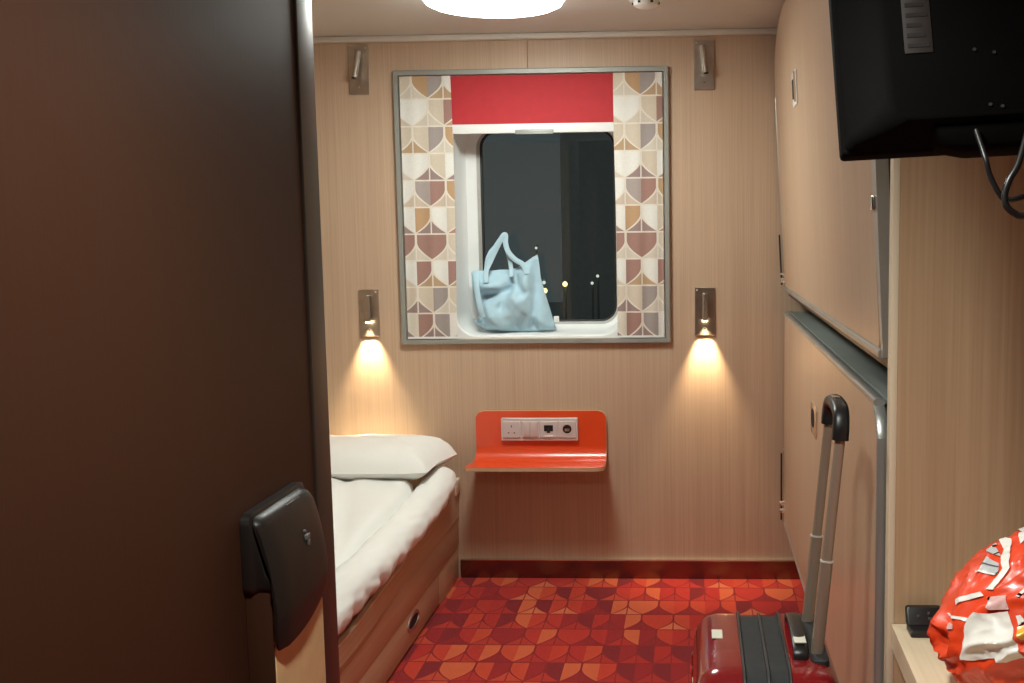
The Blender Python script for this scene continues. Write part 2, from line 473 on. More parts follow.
# ================================================================== window
w1 = thing('window_1', (-0.592, YB, 0.90), 'square cabin window with grey frame and white moulded reveal', None, kind='structure')
FO = (WX0 - .019, WX1 + .019, WZ0 - .019, WZ1 + .019)
fr = loft([rr_y(*FO, .004, YB, 2), rr_y(*FO, .004, YB - .016, 2), rr_y(FO[0] + .003, FO[1] - .003, FO[2] + .003, FO[3] - .003, .004, YB - .019, 2),
           rr_y(WX0 - .001, WX1 + .001, WZ0 - .001, WZ1 + .001, .003, YB - .019, 2), rr_y(WX0 - .001, WX1 + .001, WZ0 - .001, WZ1 + .001, .003, YB, 2)], closed=True)
obj('frame', fr, 'greyframe', w1)
OX = (-0.893, -0.268, 0.934, 1.715); PXw = (-0.818, -0.303, 0.972, 1.702)
YW = 4.172
tun = loft([rr_y(WX0, WX1, WZ0, WZ1, .001, YB + .03), rr_y(WX0, WX1, WZ0, WZ1, .001, YB + .006),
            rr_y(OX[0] - .006, OX[1] + .006, OX[2] - .006, OX[3] + .006, .086, YB + .006), rr_y(*OX, .08, YB + .012),
            rr_y(OX[0] + .006, OX[1] - .006, OX[2] + .004, OX[3] - .002, .08, YW - .03), rr_y(OX[0] + .02, OX[1] - .008, OX[2] + .012, OX[3] - .004, .075, YW - .008),
            rr_y(PXw[0] - .016, PXw[1] + .012, PXw[2] - .014, PXw[3] + .006, .068, YW), rr_y(PXw[0] - .016, PXw[1] + .012, PXw[2] - .014, PXw[3] + .006, .068, YW + .03)], caps=False)
obj('reveal', tun, 'white', w1, smooth=40)
rim = loft([rr_y(PXw[0] - .017, PXw[1] + .013, PXw[2] - .015, PXw[3] + .007, .069, YW + .034), rr_y(PXw[0] - .017, PXw[1] + .013, PXw[2] - .015, PXw[3] + .007, .069, YW + .006),
            rr_y(PXw[0] - .004, PXw[1] + .004, PXw[2] - .004, PXw[3] + .004, .062, YW + .009), rr_y(PXw[0] - .004, PXw[1] + .004, PXw[2] - .004, PXw[3] + .004, .062, YW + .034)], closed=True)
obj('inner_rim', rim, 'rim', w1)
gk = loft([rr_y(PXw[0] - .004, PXw[1] + .004, PXw[2] - .004, PXw[3] + .004, .062, YW + .034), rr_y(PXw[0] - .004, PXw[1] + .004, PXw[2] - .004, PXw[3] + .004, .062, YW + .016),
           rr_y(PXw[0] + .003, PXw[1] - .003, PXw[2] + .003, PXw[3] - .003, .056, YW + .018), rr_y(PXw[0] + .003, PXw[1] - .003, PXw[2] + .003, PXw[3] - .003, .056, YW + .034)], closed=True)
obj('gasket', gk, 'gasket', w1)
obj('pane', loft([rr_y(PXw[0] - .002, PXw[1] + .002, PXw[2] - .002, PXw[3] + .002, .06, YW + .024), rr_y(PXw[0] - .002, PXw[1] + .002, PXw[2] - .002, PXw[3] + .002, .06, YW + .030)]), 'glass', w1)
sx = PXw[0] - .0105
for k in range(5):
    z = 1.08 + k * .125
    obj('rim_screw', cyl((sx, YW + .0085, z), (sx, YW + .0055, z), .003, n=10), 'steel', w1)

# roller blind (red), its white bar and pull
rb = thing('roller_blind', (-0.58, YB - .002, 1.66), 'red roller blind pulled a little way down over the window', 'blind')
def blind():
    b = bmesh.new(); n = 24
    L = []
    for i in range(n + 1):
        t = i / n; x = -0.90 + t * .64
        L.append([(x, YB + .001 + .0012 * sin(t * 40), 1.889), (x, YB + .001 + .0012 * sin(t * 40 + 1), 1.70), (x, YB + .0035, 1.70), (x, YB + .0035, 1.889)])
    return loft(L)
obj('blind_fabric', blind(), 'redblind', rb)
obj('bottom_bar', box(-0.895, -0.265, YB - .004, YB + .0045, 1.680, 1.714, .002), 'white', rb)
ph = obj('pull_handle', box(-0.650, -0.510, YB - .016, YB - .0042, 1.676, 1.692, .003), 'greyframe', rb)
obj('handle_lip', box(-0.650, -0.510, YB - .022, YB - .0162, 1.674, 1.680, .002), 'greyframe', ph)

# curtains
def curtain(x0, x1, ph, label):
    t = thing('curtain', ((x0 + x1) / 2, YB - .012, WZ0), label, 'curtain', 'printed curtains at the window')
    n = 40; mz = 18; b = bmesh.new(); F = []
    z0, z1 = WZ0 + .002, WZ1 - .002
    for side in (0, 1):
        G = []
        for j in range(mz + 1):
            z = z0 + (z1 - z0) * j / mz; row = []
            for i in range(n + 1):
                s = i / n
                wob = .0035 * sin(s * 2 * pi * 3.0 + ph + .5 * sin(z * 2)) * (0.6 + .4 * cos(z * 1.3))
                x = x0 + (x1 - x0) * s + .003 * sin(z * 5 + ph) * (s if ph < 1 else 1 - s)
                row.append(b.verts.new((x, YB - .010 + wob + side * .0012, z)))
            G.append(row)
        for j in range(mz):
            for i in range(n):
                q = (G[j][i], G[j][i + 1], G[j + 1][i + 1], G[j + 1][i]); b.faces.new(q if side == 0 else q[::-1])
        F.append(G)
    A, B = F
    for j in range(mz):
        b.faces.new((A[j][0], A[j + 1][0], B[j + 1][0], B[j][0])); b.faces.new((A[j][n], B[j][n], B[j + 1][n], A[j + 1][n]))
    for i in range(n):
        b.faces.new((A[0][i], B[0][i], B[0][i + 1], A[0][i + 1])); b.faces.new((A[mz][i], A[mz][i + 1], B[mz][i + 1], B[mz][i]))
    obj('cloth', b, 'curtain', t, smooth=60)
    obj('hem', box(x0 + .001, x1 - .001, YB - .0150, YB - .0142, z0, z0 + .008, .0003), 'white', t)
    return t
curtain(-1.074, -0.884, 0.3, 'geometric print curtain hanging at the window side nearer the bed')
curtain(-0.286, -0.110, 2.1, 'geometric print curtain hanging at the window side nearer the bunks')

# harbour outside
obj('quay', box(-60, 40, 8, 120, -7.2, -7.0), 'quay', smooth=0, kind='structure', label='dark quay outside the window')
dock = thing('pane_backdrop', (2.0, 34.0, -7.0), 'dim grey building outside the window, filling the right part of the pane', 'backdrop')  # plain block put outside to make the right part of the pane darker
obj('wall', box(-4.15, 9.0, 34.0, 40.0, -7.0, 9.0, .02), 'backdropgrey', dock, smooth=0)
obj('backdrop_cap', box(-4.3, 9.2, 33.8, 40.2, 9.0, 9.3, .02), 'quay', dock, smooth=0)
lamps = [(-4.46, 32.0, -0.30, .055, 'dockglow2', 'upper of the paired dock lights beside the blue bag'), (-4.38, 31.6, -0.52, .075, 'dockglow', 'lower of the paired dock lights beside the blue bag'),
         (-3.83, 32.0, -0.35, .075, 'dockglow', 'yellow dock light on its own at mid window'),
         (-3.02, 32.0, -0.33, .045, 'dockglow2', 'lower of two faint dock lights near the window edge'), (-2.87, 32.2, -0.13, .045, 'dockglow2', 'upper of two faint dock lights near the window edge'),
         (-4.73, 32.4, 0.72, .04, 'dockglow2', 'small white dock light just above the blue bag')]
for x, y, z, r, mt, lb in lamps:
    t = thing('dock_lamp', (x, y, -7.0), lb, 'lamp', 'lights out on the dock')
    obj('post', cyl((x, y + .12, -7.0), (x, y + .12, z + .1), .05, .03, 8), 'quay', t)
    b = bmesh.new(); bmesh.ops.create_uvsphere(b, u_segments=12, v_segments=8, radius=r, matrix=Matrix.Translation((x, y, z)))
    obj('lantern', b, mt, t)

# ================================================================== ceiling lamp, detector, downlight
cl = thing('ceiling_lamp', (-0.582, 3.235, H), 'large round glowing ceiling lamp above the window end', 'lamp')
def lathe(c, prof, n=48):
    return loft([[(c[0] + r * cos(2 * pi * i / n), c[1] + r * sin(2 * pi * i / n), z) for i in range(n)] for r, z in prof], caps=True)
obj('rim', lathe((-0.582, 3.235), [(.212, H), (.212, H - .028), (.209, H - .034), (.204, H - .034)]), 'white', cl)
obj('diffuser', lathe((-0.582, 3.235), [(.203, H - .034), (.200, H - .044), (.182, H - .052), (.12, H - .057), (.02, H - .059)]), 'lampglow', cl)
sd = thing('smoke_detector', (-0.142, 3.41, H), 'small round smoke detector on the ceiling', 'detector')
obj('base', lathe((-0.142, 3.41), [(.052, H), (.052, H - .010), (.048, H - .013)], 32), 'white', sd)
obj('head', lathe((-0.142, 3.41), [(.040, H - .013), (.038, H - .026), (.026, H - .032), (.004, H - .033)], 32), 'white', sd)
for k in range(6):
    a = k * pi / 3
    obj('vent_slot', box(-0.142 + .0385 * cos(a) - .004, -0.142 + .0385 * cos(a) + .004, 3.41 + .0385 * sin(a) - .004, 3.41 + .0385 * sin(a) + .004, H - .022, H - .016), 'hole', sd, smooth=0)
ENT = (-0.20, 1.05)
dl = thing('downlight', (ENT[0], ENT[1], H), 'round downlight in the entry ceiling', 'lamp')
obj('ring', loft([[(ENT[0] + r * cos(2 * pi * i / 32), ENT[1] + r * sin(2 * pi * i / 32), z) for i in range(32)] for r, z in ((.125, H), (.125, H - .010), (.107, H - .012), (.107, H - .001))], closed=True), 'chrome', dl)
obj('lens', lathe(ENT, [(.106, H - .001), (.106, H - .006), (.02, H - .009)], 32), 'entryglow', dl)
ld = bpy.data.lights.new('downlight_bulb', 'SPOT'); ld.energy = ENTRY_W * 4; ld.color = LAMP_COL; ld.shadow_soft_size = .09
ld.spot_size = radians(136); ld.spot_blend = 1.0
lo = bpy.data.objects.new('downlight_bulb', ld); COL.objects.link(lo); lo.location = (0, 0, -.02); lo.parent = dl

# ================================================================== reading lamps
def reading_lamp(cx, z0, label, group, lit, tilt):
    """wall plate with a slim tube hanging from a pivot; plate bottom at z0"""
    t = thing('reading_lamp', (cx, YB, z0), label, 'lamp', group)
    W, Hh = .0735, .176
    obj('back_plate', plate_y(cx - W / 2, cx + W / 2, z0, z0 + Hh, .002, YB - .008, YB, .0012), 'steel', t)
    zt, zb = z0 + Hh - .020, z0 + .056
    dx = tilt * .012
    yt, yb = YB - .024, YB - (.026 if lit else .044)
    obj('pivot', cyl((cx - dx, YB - .008, zt - .008), (cx - dx, yt + .006, zt - .008), .005, n=12), 'chrome', t)
    p = Vector((cx - dx, yt, zt)); q = Vector((cx + dx, yb, zb))
    d = (q - p).normalized()
    b = cyl(p, p + d * .003, .0085, .0105); cyl(p + d * .003, q - d * .002, .0105, bm=b); cyl(q - d * .002, q, .0105, .0095, bm=b)
    tu = obj('tube', b, 'steel', t)
    obj('nozzle', cyl(q, q + d * .003, .0088, .0085), 'ledglow' if lit else 'black', tu)
    s = -1 if cx > -0.6 else 1
    obj('indicator', cyl((cx + s * .028, YB - .0078, z0 + Hh - .009), (cx + s * .028, YB - .0095, z0 + Hh - .009), .0028, n=12), 'white', t)
    obj('screw', cyl((cx, YB - .0078, z0 + .026), (cx, YB - .0090, z0 + .026), .0028, n=12), 'chrome', t)
    if lit:
        l = bpy.data.lights.new('reading_bulb', 'SPOT'); l.energy = READ_W; l.color = READ_COL
        l.spot_size = radians(60); l.spot_blend = 0.9; l.shadow_soft_size = .007
        lo = bpy.data.objects.new('reading_bulb', l); COL.objects.link(lo); lo.parent = t
        lo.location = q + d * .008 - ORG[t]
        lo.rotation_euler = (radians(6), 0, 0)
    return t
reading_lamp(-1.219, 0.934, 'lit steel reading lamp shining down on the pillow', 'wall reading lamps', True, 0)
reading_lamp(0.040, 0.931, 'lit steel reading lamp on the wall next to the bunks', 'wall reading lamps', True, 0)
reading_lamp(-1.224, 1.828, 'unlit steel reading lamp high above the bed', 'wall reading lamps', False, -.5)
reading_lamp(0.042, 1.824, 'unlit steel reading lamp high beside the upper bunk', 'wall reading lamps', False, .5)

# ================================================================== red shelf with sockets
SX0, SX1, SYF, SZ = -0.826, -0.331, 3.845, 0.463
sh = thing('wall_shelf', ((SX0 + SX1) / 2, YB, SZ), 'orange red bent plywood shelf under the window', 'shelf')
def lshelf(off0, off1, ins):
    """L profile with a bend, rounded outer corners; offsets measured from the upper face"""
    R = .052; ZT = 0.650
    prof = [(YB - .016, ZT)]
    prof = []
    nT = 26
    for i in range(nT + 1): prof.append((YB - .016, ZT - (ZT - (SZ + R)) * i / nT, 0, -1))
    for i in range(1, 9):
        a = radians(90 * i / 9); prof.append((YB - .016 - R + R * cos(a), SZ + R - R * sin(a), 0, 0))
    for i in range(nT + 1): prof.append((YB - .016 - R - (YB - .016 - R - SYF) * i / nT, SZ, 0, 0))
    P = [Vector((p[0], p[1])) for p in prof]
    N = []
    for i in range(len(P)):
        t = (P[min(i + 1, len(P) - 1)] - P[max(i - 1, 0)]).normalized()
        N.append(Vector((-t.y, t.x)))       # towards wall / below
    L0 = 0; cum = [0]
    for i in range(1, len(P)): cum.append(cum[-1] + (P[i] - P[i - 1]).length)
    T = cum[-1]; rc = .032
    loops = []
    for i, p in enumerate(P):
        e = min(cum[i], T - cum[i])
        k = 0.0 if e > rc else rc - sqrt(max(0, rc * rc - (rc - e) ** 2))
        fl_ = max(0, min(1, (YB - .03 - p.x) / .11)); x0 = SX0 + (k if cum[i] < T / 2 else k * .35) + ins - .022 * fl_; x1 = SX1 - k - ins
        a = p - N[i] * off0 if False else p + N[i] * off0
        c = p + N[i] * off1
        loops.append([(x0, a.x, a.y), (x1, a.x, a.y), (x1, c.x, c.y), (x0, c.x, c.y)])
    return loft(loops)
core = obj('plywood_core', lshelf(.0012, .014, 0), 'ply', sh, smooth=40)
obj('red_laminate', lshelf(0.0, .0012, .0012), 'redshelf', sh, smooth=40)
obj('fixing_bolt', cyl((-0.575, 3.97, SZ - .0135), (-0.575, 3.97, SZ - .026), .006, n=12), 'darktrim', sh)

so = thing('socket_strip', (-0.580, YB - .0165, 0.535), 'pale four gang socket strip on the red shelf back', 'socket')
yS = YB - .0165
SK = (-0.727, -0.437, 0.538, 0.624)
obj('cover_frame', plate_y(*SK, .004, yS - .012, yS, .002), 'socket', so)
cw = (SK[1] - SK[0] - .010) / 4
for k in range(4):
    x0 = SK[0] + .005 + cw * k + .003; x1 = x0 + cw - .006
    cx, cz = (x0 + x1) / 2, (SK[2] + SK[3]) / 2
    md = obj('socket_module', plate_y(x0, x1, SK[2] + .012, SK[3] - .012, .003, yS - .016, yS - .0121, .0015), 'socketpink' if k == 1 else 'socket', so)
    yo = yS - .0162
    if k == 0:
        for hx, hz, hw, hh in ((0, .013, .0035, .007), (-.011, -.012, .006, .0035), (.011, -.012, .006, .0035)):
            obj('pin_hole', box(cx + hx - hw / 2, cx + hx + hw / 2, yo - .0006, yo + .0005, cz + hz - hh / 2, cz + hz + hh / 2), 'hole', md, smooth=0)
    elif k == 1:
        for sx in (-1, 1):
            obj('rocker', box(cx + sx * .0135 - .012, cx + sx * .0135 + .012, yo - .003, yo + .0004, SK[2] + .016, SK[3] - .016, .001), 'socketpink', md)
    elif k == 2:
        obj('port', box(cx - .017, cx + .017, yo - .001, yo + .0004, cz - .006, cz + .017, .0003), 'hole', md, smooth=0)
        obj('port', box(cx - .006, cx + .006, yo - .0016, yo - .0011, cz - .012, cz + .006), 'black', md, smooth=0)
        obj('data_flap', box(cx - .016, cx + .016, yo - .0025, yo + .0004, SK[2] + .015, SK[2] + .021, .001), 'white', md)
    else:
        b = loft([[(cx + r * cos(2 * pi * i / 28), y, cz + .002 + r * sin(2 * pi * i / 28)) for i in range(28)] for r, y in ((.021, yo + .0004), (.021, yo - .0015), (.018, yo - .0015), (.017, yo + .0004))], closed=True)
        obj('socket_ring', b, 'socket', md)
        obj('socket_well', cyl((cx, yo + .0003, cz + .002), (cx, yo - .0004, cz + .002), .0165, n=28), 'black', md)
        obj('earth_clip', box(cx - .009, cx + .009, yo - .0020, yo - .0005, cz - .006, cz + .004, .001), 'steel', md)

# ================================================================== bed with drawer
BX = -0.905
bed = thing('bed', (-1.32, 2.95, 0), 'built-in beige laminate bed base with underbed drawer', 'bed')
obj('side_panel', box(BX - .020, BX, 1.93, 3.998, 0.130, 0.268, .0015), 'bedwood', bed)
def lip():
    L = []; n = 60
    for i in range(n + 1):
        y = 1.93 + (3.996 - 1.93) * i / n
        s = max(0, min(1, (y - 3.15) / .40)); s = s * s * (3 - 2 * s)
        zt = .300 + .078 * s + .004 * sin(y * 9)
        xo = .010 * sin((y - 2.2) * 3.4) * (1 - s)
        x1 = BX + .004 + xo; x0 = x1 - .014
        L.append([(x0, y, .24), (x1, y, .24), (x1, y, zt - .002), (x1 - .003, y, zt), (x0 + .003, y, zt), (x0, y, zt - .002)])
    return loft(L)
rbd = obj('retaining_board', lip(), 'bedwood', bed, smooth=40)
def lip_edge():
    L = []; n = 60
    for i in range(n + 1):
        y = 1.93 + (3.92 - 1.93) * i / n
        s = max(0, min(1, (y - 3.15) / .40)); s = s * s * (3 - 2 * s)
        zt = .300 + .078 * s + .004 * sin(y * 9)
        x1 = BX + .005 + .010 * sin((y - 2.2) * 3.4) * (1 - s); x0 = x1 - .016
        L.append([(x0, y, zt + .0005), (x1, y, zt + .0005), (x1, y, zt + .0045), (x0, y, zt + .0045)])
    return loft(L)
obj('edge_band', lip_edge(), 'edge', rbd, smooth=40)
b = box(BX - .03, BX + .012, 3.93, 3.998, .335, .392, .004)
obj('end_post', b, 'edge', bed)
dr = obj('drawer', box(BX - .022, BX - .004, 1.95, 3.68, .010, .126, .002), 'bedwood', bed)
obj('plinth', box(BX - .022, BX - .004, 3.684, 3.998, .0, .128, .001), 'bedwood', bed)
obj('bed_box', box(XL + .005, BX - .024, 1.92, 3.995, 0.0, .235), 'bedwood', bed, smooth=0)
# oval finger ring on the drawer
def oval(x, y, z, ry, rz, x2, n=28): return [(x2, y + ry * cos(2 * pi * i / n), z + rz * sin(2 * pi * i / n)) for i in range(n)]
hy, hz = 3.325, .079
hd = obj('handle', loft([oval(0, hy, hz, .074, .030, BX - .004), oval(0, hy, hz, .072, .028, BX - .0005), oval(0, hy, hz, .060, .0185, BX - .0010), oval(0, hy, hz, .058, .0175, BX - .004)], closed=True), 'steel', dr, label='oval metal drawer pull')
obj('finger_hole', loft([oval(0, hy, hz, .0585, .018, BX - .0042), oval(0, hy, hz, .058, .0175, BX - .0032)]), 'hole', hd)

mt_ = thing('mattress', (-1.33, 2.95, .236), 'mattress under the white duvet on the bed', 'mattress')
obj('core', box(XL + .03, BX - .022, 1.95, 3.96, .2365, .345, .03, 3), 'sheet', mt_)

dv = thing('duvet', (-1.3, 2.85, .346), 'white duvet with its edge rolled up along the bed side', 'duvet')
def duvet_top():
    nx, ny = 46, 90
    x0, x1, y0, y1 = XL + .035, -0.965, 1.96, 3.665
    b = bmesh.new(); G = []
    for j in range(ny + 1):
        row = []
        for i in range(nx + 1):
            s, t = i / nx, j / ny
            x = x0 + (x1 - x0) * s; y = y0 + (y1 - y0) * t
            y += .018 * nz(x * 7, 3.1) * t - .05 * max(0, s - .9) * 10 * .35 * t
            e = min(s * (x1 - x0), (1 - s) * (x1 - x0), t * (y1 - y0), (1 - t) * (y1 - y0))
            rd = .045; k = 0 if e > rd else 1 - sqrt(max(0, 1 - (1 - e / rd) ** 2))
            hgt = .078 + .052 * max(0, (y - 2.7)) + .012 * nz(x * 3.2, y * 2.4) + .010 * nz(x * 5 + y * 3, y * 1.5, 4.0)
            # long diagonal fold lines
            q = (x + 1.08) * .80 + (y - 2.95) * .22
            hgt += .012 * math.exp(-(q / .03) ** 2) - .010 * math.exp(-((q - .05) / .025) ** 2)
            q2 = (x + 1.25) * .95 - (y - 3.1) * .18
            hgt += .008 * math.exp(-(q2 / .05) ** 2)
            pass
            row.append(b.verts.new((x, y, .349 + hgt * (1 - .9 * k))))
        G.append(row)
    for j in range(ny):
        for i in range(nx): b.faces.new((G[j][i], G[j][i + 1], G[j + 1][i + 1], G[j + 1][i]))
    edge = [G[0][i] for i in range(nx)] + [G[j][nx] for j in range(ny)] + [G[ny][nx - i] for i in range(nx)] + [G[ny - j][0] for j in range(ny)]
    low = [b.verts.new((v.co.x, v.co.y, .346)) for v in edge]
    n = len(edge)
    for i in range(n): b.faces.new((edge[i], low[i], low[(i + 1) % n], edge[(i + 1) % n]))
    b.faces.new(low[::-1])
    return b
obj('cover', duvet_top(), 'linen', dv, smooth=60)
def roll():
    loops = []; n = 40; m_ = 120
    ya, yb = 3.845, 1.96
    for j in range(m_ + 1):
        t = j / m_; y = ya + (yb - ya) * t
        e = min(t, 1 - t) * (ya - yb)
        k = 1 if e > .05 else sqrt(max(.02, 1 - (1 - e / .05) ** 2))
        cx = -0.926 + .008 * nz(y * 3, 1.0); cz = .388 + .006 * nz(y * 3.5, 5.0) + .085 * max(0, y - 3.35)
        lp = []
        for i in range(n):
            a = 2 * pi * i / n
            r = 1 + .07 * nz(cos(a) * 1.2, sin(a) * 1.2, y * 5) + .05 * nz(cos(a) * 2.5 + 4, sin(a) * 2.5, y * 14)
            # gathers on the outer underside
            r += .30 * max(0, cos(a + .75)) ** 1.5 * (nz(y * 17, 2.0) + .5 * nz(y * 40, 7.0)) * (0.6 + .5 * max(0, y - 2.9)); r += .06 * nz(y * 13 + a * 2, a * 1.3)
            lp.append((cx + (.056 if cos(a) < 0 else .066) * k * r * cos(a), y, max(cz + (.050 if sin(a) > 0 else .058) * k * r * sin(a), .347 if cos(a) < .2 else .3)))
        loops.append(lp)
    return loft(loops)
obj('rolled_edge', roll(), 'linen', dv, smooth=60)

pw = thing('pillow', (-1.29, 3.79, .421), 'plump white pillow at the head of the bed', 'pillow')
pp = [(-1.70, 3.60), (-1.66, 3.59), (-1.3, 3.585), (-1.0, 3.590), (-.925, 3.605), (-.920, 3.63), (-.915, 3.75), (-.895, 3.82), (-.878, 3.885), (-.895, 3.92), (-1.0, 3.965), (-1.3, 3.970), (-1.66, 3.965), (-1.70, 3.95), (-1.69, 3.78)]
def phf(p, d, s):
    h = .082 * (1 - math.exp(-d / .062)) ** .85 * (1 if s > 0 else -.72)
    h += s * (.006 * nz(p[0] * 8, p[1] * 8, s) + .004 * nz(p[0] * 20, p[1] * 12, s * 3)) * min(1, d / .05)
    # creases running in from the pointed corner
    h -= s * .007 * math.exp(-(((p[0] + .93) * .5 + (p[1] - 3.72) * .9) / .018) ** 2) * min(1, d / .03) * math.exp(-((p[0] + .95) / .12) ** 2)
    return h
def place_p(u, v, h):
    tl = (v - 3.59) / .38
    return (u, v + .01 * tl,   .500 + .018 * tl - .014 * max(0, (u + 1.0)) / .13 * tl + h)
obj('pillowcase', inflate(pp, .016, phf, place_p), 'linen', pw, smooth=70)

# ================================================================== folded bunks on the right
BXR = 0.332
def bunk_panel(y0, y1, z0, z1, rn_top, rf_top, rbot, t=.024, x=BXR, stretch=1.0):
    """flat rounded panel facing -X; separate radii per corner"""
    def lp(xx, s):
        pts = []
        for cy, cz, a0, r in ((y1, z1, 0, rf_top), (y0, z1, 90, rn_top), (y0, z0, 180, rbot), (y1, z0, 270, rbot)):
            ky = stretch if a0 == 0 else 1.0
            r = max(r - s, .001)
            sy = -1 if a0 in (0, 270) else 1; sz = -1 if a0 in (0, 90) else 1
            ccy = cy + sy * (r * ky + s); ccz = cz + sz * (r + s)
            for i in range(9):
                a = radians(a0 + 90 * i / 8); pts.append((xx, ccy + r * ky * cos(a), ccz + r * sin(a)))
        return pts
    return lp
UP = thing('upper_bunk', (BXR + .012, 2.95, 1.105), 'upper bunk folded up against the wall beside the window', 'bunk')
lp = bunk_panel(1.940, 3.975, 1.112, 2.026, .02, .18, .02, stretch=2.6)
obj('panel', loft([lp(BXR + .024, 0), lp(BXR + .002, 0), lp(BXR, .002)]), 'bunk', UP)
def rail(pts, w, h): return sweep(pts, w, h, up=(1, 0, 0), n=12, sq=.7, sub=4)
obj('bottom_rail', rail([(BXR + .008, 1.93, 1.104), (BXR + .008, 3.0, 1.104), (BXR + .008, 3.955, 1.104)], .018, .026), 'alu', UP)
obj('seal_strip', box(BXR + .012, BXR + .026, 1.93, 3.955, 1.078, 1.094), 'black', UP, smooth=0)
obj('end_rail', rail([(BXR + .008, 3.982, 1.11), (BXR + .008, 3.982, 1.45), (BXR + .008, 3.982, 1.79)], .012, .02), 'alu', UP)
obj('bed_tray', box(BXR + .026, .70, 1.935, 3.955, 1.10, 1.85), 'greydark', UP, smooth=0)
lt = obj('latch', plate_y(0, 1, 0, 1, .1, 0, 1) if False else loft([rr_x(3.180, 3.300, 1.683, 1.783, .012, BXR + .002), rr_x(3.180, 3.300, 1.683, 1.783, .012, BXR - .003), rr_x(3.183, 3.297, 1.686, 1.780, .010, BXR - .004)]), 'white', UP, label='white latch plate with dark slot')
obj('latch_slot', loft([rr_x(3.215, 3.292, 1.705, 1.762, .008, BXR - .003), rr_x(3.215, 3.292, 1.705, 1.762, .008, BXR - .0048)]), 'hole', lt)
obj('latch_grip', loft([rr_x(3.186, 3.204, 1.690, 1.776, .004, BXR - .003), rr_x(3.186, 3.204, 1.690, 1.776, .004, BXR - .009)]), 'chrome', lt)
hb = obj('pivot_bar', box(BXR - .014, BXR - .008, 3.955, 3.967, 1.118, 1.300, .001), 'darktrim', UP)
obj('pivot_knob', cyl((BXR - .015, 3.961, 1.135), (BXR + .001, 3.961, 1.135), .012, n=16), 'chrome', hb)
obj('pivot_knob', cyl((BXR - .015, 3.961, 1.158), (BXR + .001, 3.961, 1.158), .007, n=16), 'chrome', hb)
obj('stay_arm', loft([[(BXR + .000, 1.908, 1.10), (BXR + .000, 1.925, 1.10), (BXR + .020, 1.925, 1.10), (BXR + .020, 1.908, 1.10)],
                      [(BXR - .002, 1.895, 1.38), (BXR - .002, 1.938, 1.38), (BXR + .020, 1.938, 1.38), (BXR + .020, 1.895, 1.38)],
                      [(BXR - .002, 1.890, 2.01), (BXR - .002, 1.945, 2.01), (BXR + .020, 1.945, 2.01), (BXR + .020, 1.890, 2.01)]]), 'alu', UP, label='grey folding stay arm')
obj('stay_clip', box(BXR - .008, BXR - .0022, 1.915, 1.945, 1.360, 1.385, .002), 'chrome', UP)

UP.rotation_euler = (0, radians(-2.9), 0)
LO = thing('lower_bunk', (BXR + .012, 2.95, .225), 'lower bunk folded shut against the wall behind the suitcase', 'bunk')
lp2 = bunk_panel(1.937, 3.975, .232, 1.002, .075, .012, .004)
obj('panel', loft([lp2(BXR + .024, 0), lp2(BXR + .002, 0), lp2(BXR, .002)]), 'bunk', LO)
tr = [(BXR + .006, 1.931, .235), (BXR + .006, 1.931, .60), (BXR + .006, 1.931, .915)]
for i in range(1, 7):
    a = radians(180 - 90 * i / 6); tr.append((BXR + .006, 2.015 + .084 * cos(a), .927 + .084 * sin(a)))
tr += [(BXR + .006, 2.6, 1.011), (BXR + .006, 3.3, 1.011), (BXR + .006, 3.97, 1.011)]
obj('edge_rail', rail(tr, .013, .022), 'alu', LO)
obj('bottom_rail', rail([(BXR + .008, 1.93, .226), (BXR + .008, 3.0, .226), (BXR + .008, 3.97, .226)], .011, .022), 'alu', LO)
obj('bed_tray', box(BXR + .026, .90, 1.95, 3.98, .24, 1.004), 'greydark', LO, smooth=0)
obj('tray_top', box(BXR + .018, .90, 1.86, 3.985, 1.0045, 1.018, .003), 'greydark', LO)
lt = obj('latch', loft([rr_x(2.905, 3.035, .752, .842, .012, BXR + .002), rr_x(2.905, 3.035, .752, .842, .012, BXR - .003), rr_x(2.908, 3.032, .755, .839, .010, BXR - .004)]), 'chrome', LO, label='metal latch plate with dark oval slot')
obj('latch_slot', loft([rr_x(2.945, 3.020, .775, .825, .023, BXR - .003), rr_x(2.945, 3.020, .775, .825, .023, BXR - .0048)]), 'hole', lt)
hb = obj('pivot_bar', box(BXR - .014, BXR - .008, 3.955, 3.967, .240, .492, .001), 'darktrim', LO)
for z, r in ((.276, .011), (.304, .011)):
    obj('pivot_knob', cyl((BXR - .018, 3.961, z), (BXR + .001, 3.961, z), r, n=16), 'chrome', hb)
obj('side_cap', box(BXR - .004, BXR + .01, 3.968, 3.990, .490, .505, .002), 'alu', LO)
obj('wall_bracket', box(.60, XR - .001, 2.2, 2.3, .10, .24), 'greydark', LO, smooth=0)
obj('wall_bracket', box(.60, XR - .001, 3.5, 3.6, .10, .24), 'greydark', LO, smooth=0)
obj('wall_bracket', box(.7005, XR - .001, 2.2, 2.3, 1.2, 1.3), 'greydark', UP, smooth=0)
obj('wall_bracket', box(.7005, XR - .001, 3.5, 3.6, 1.2, 1.3), 'greydark', UP, smooth=0)

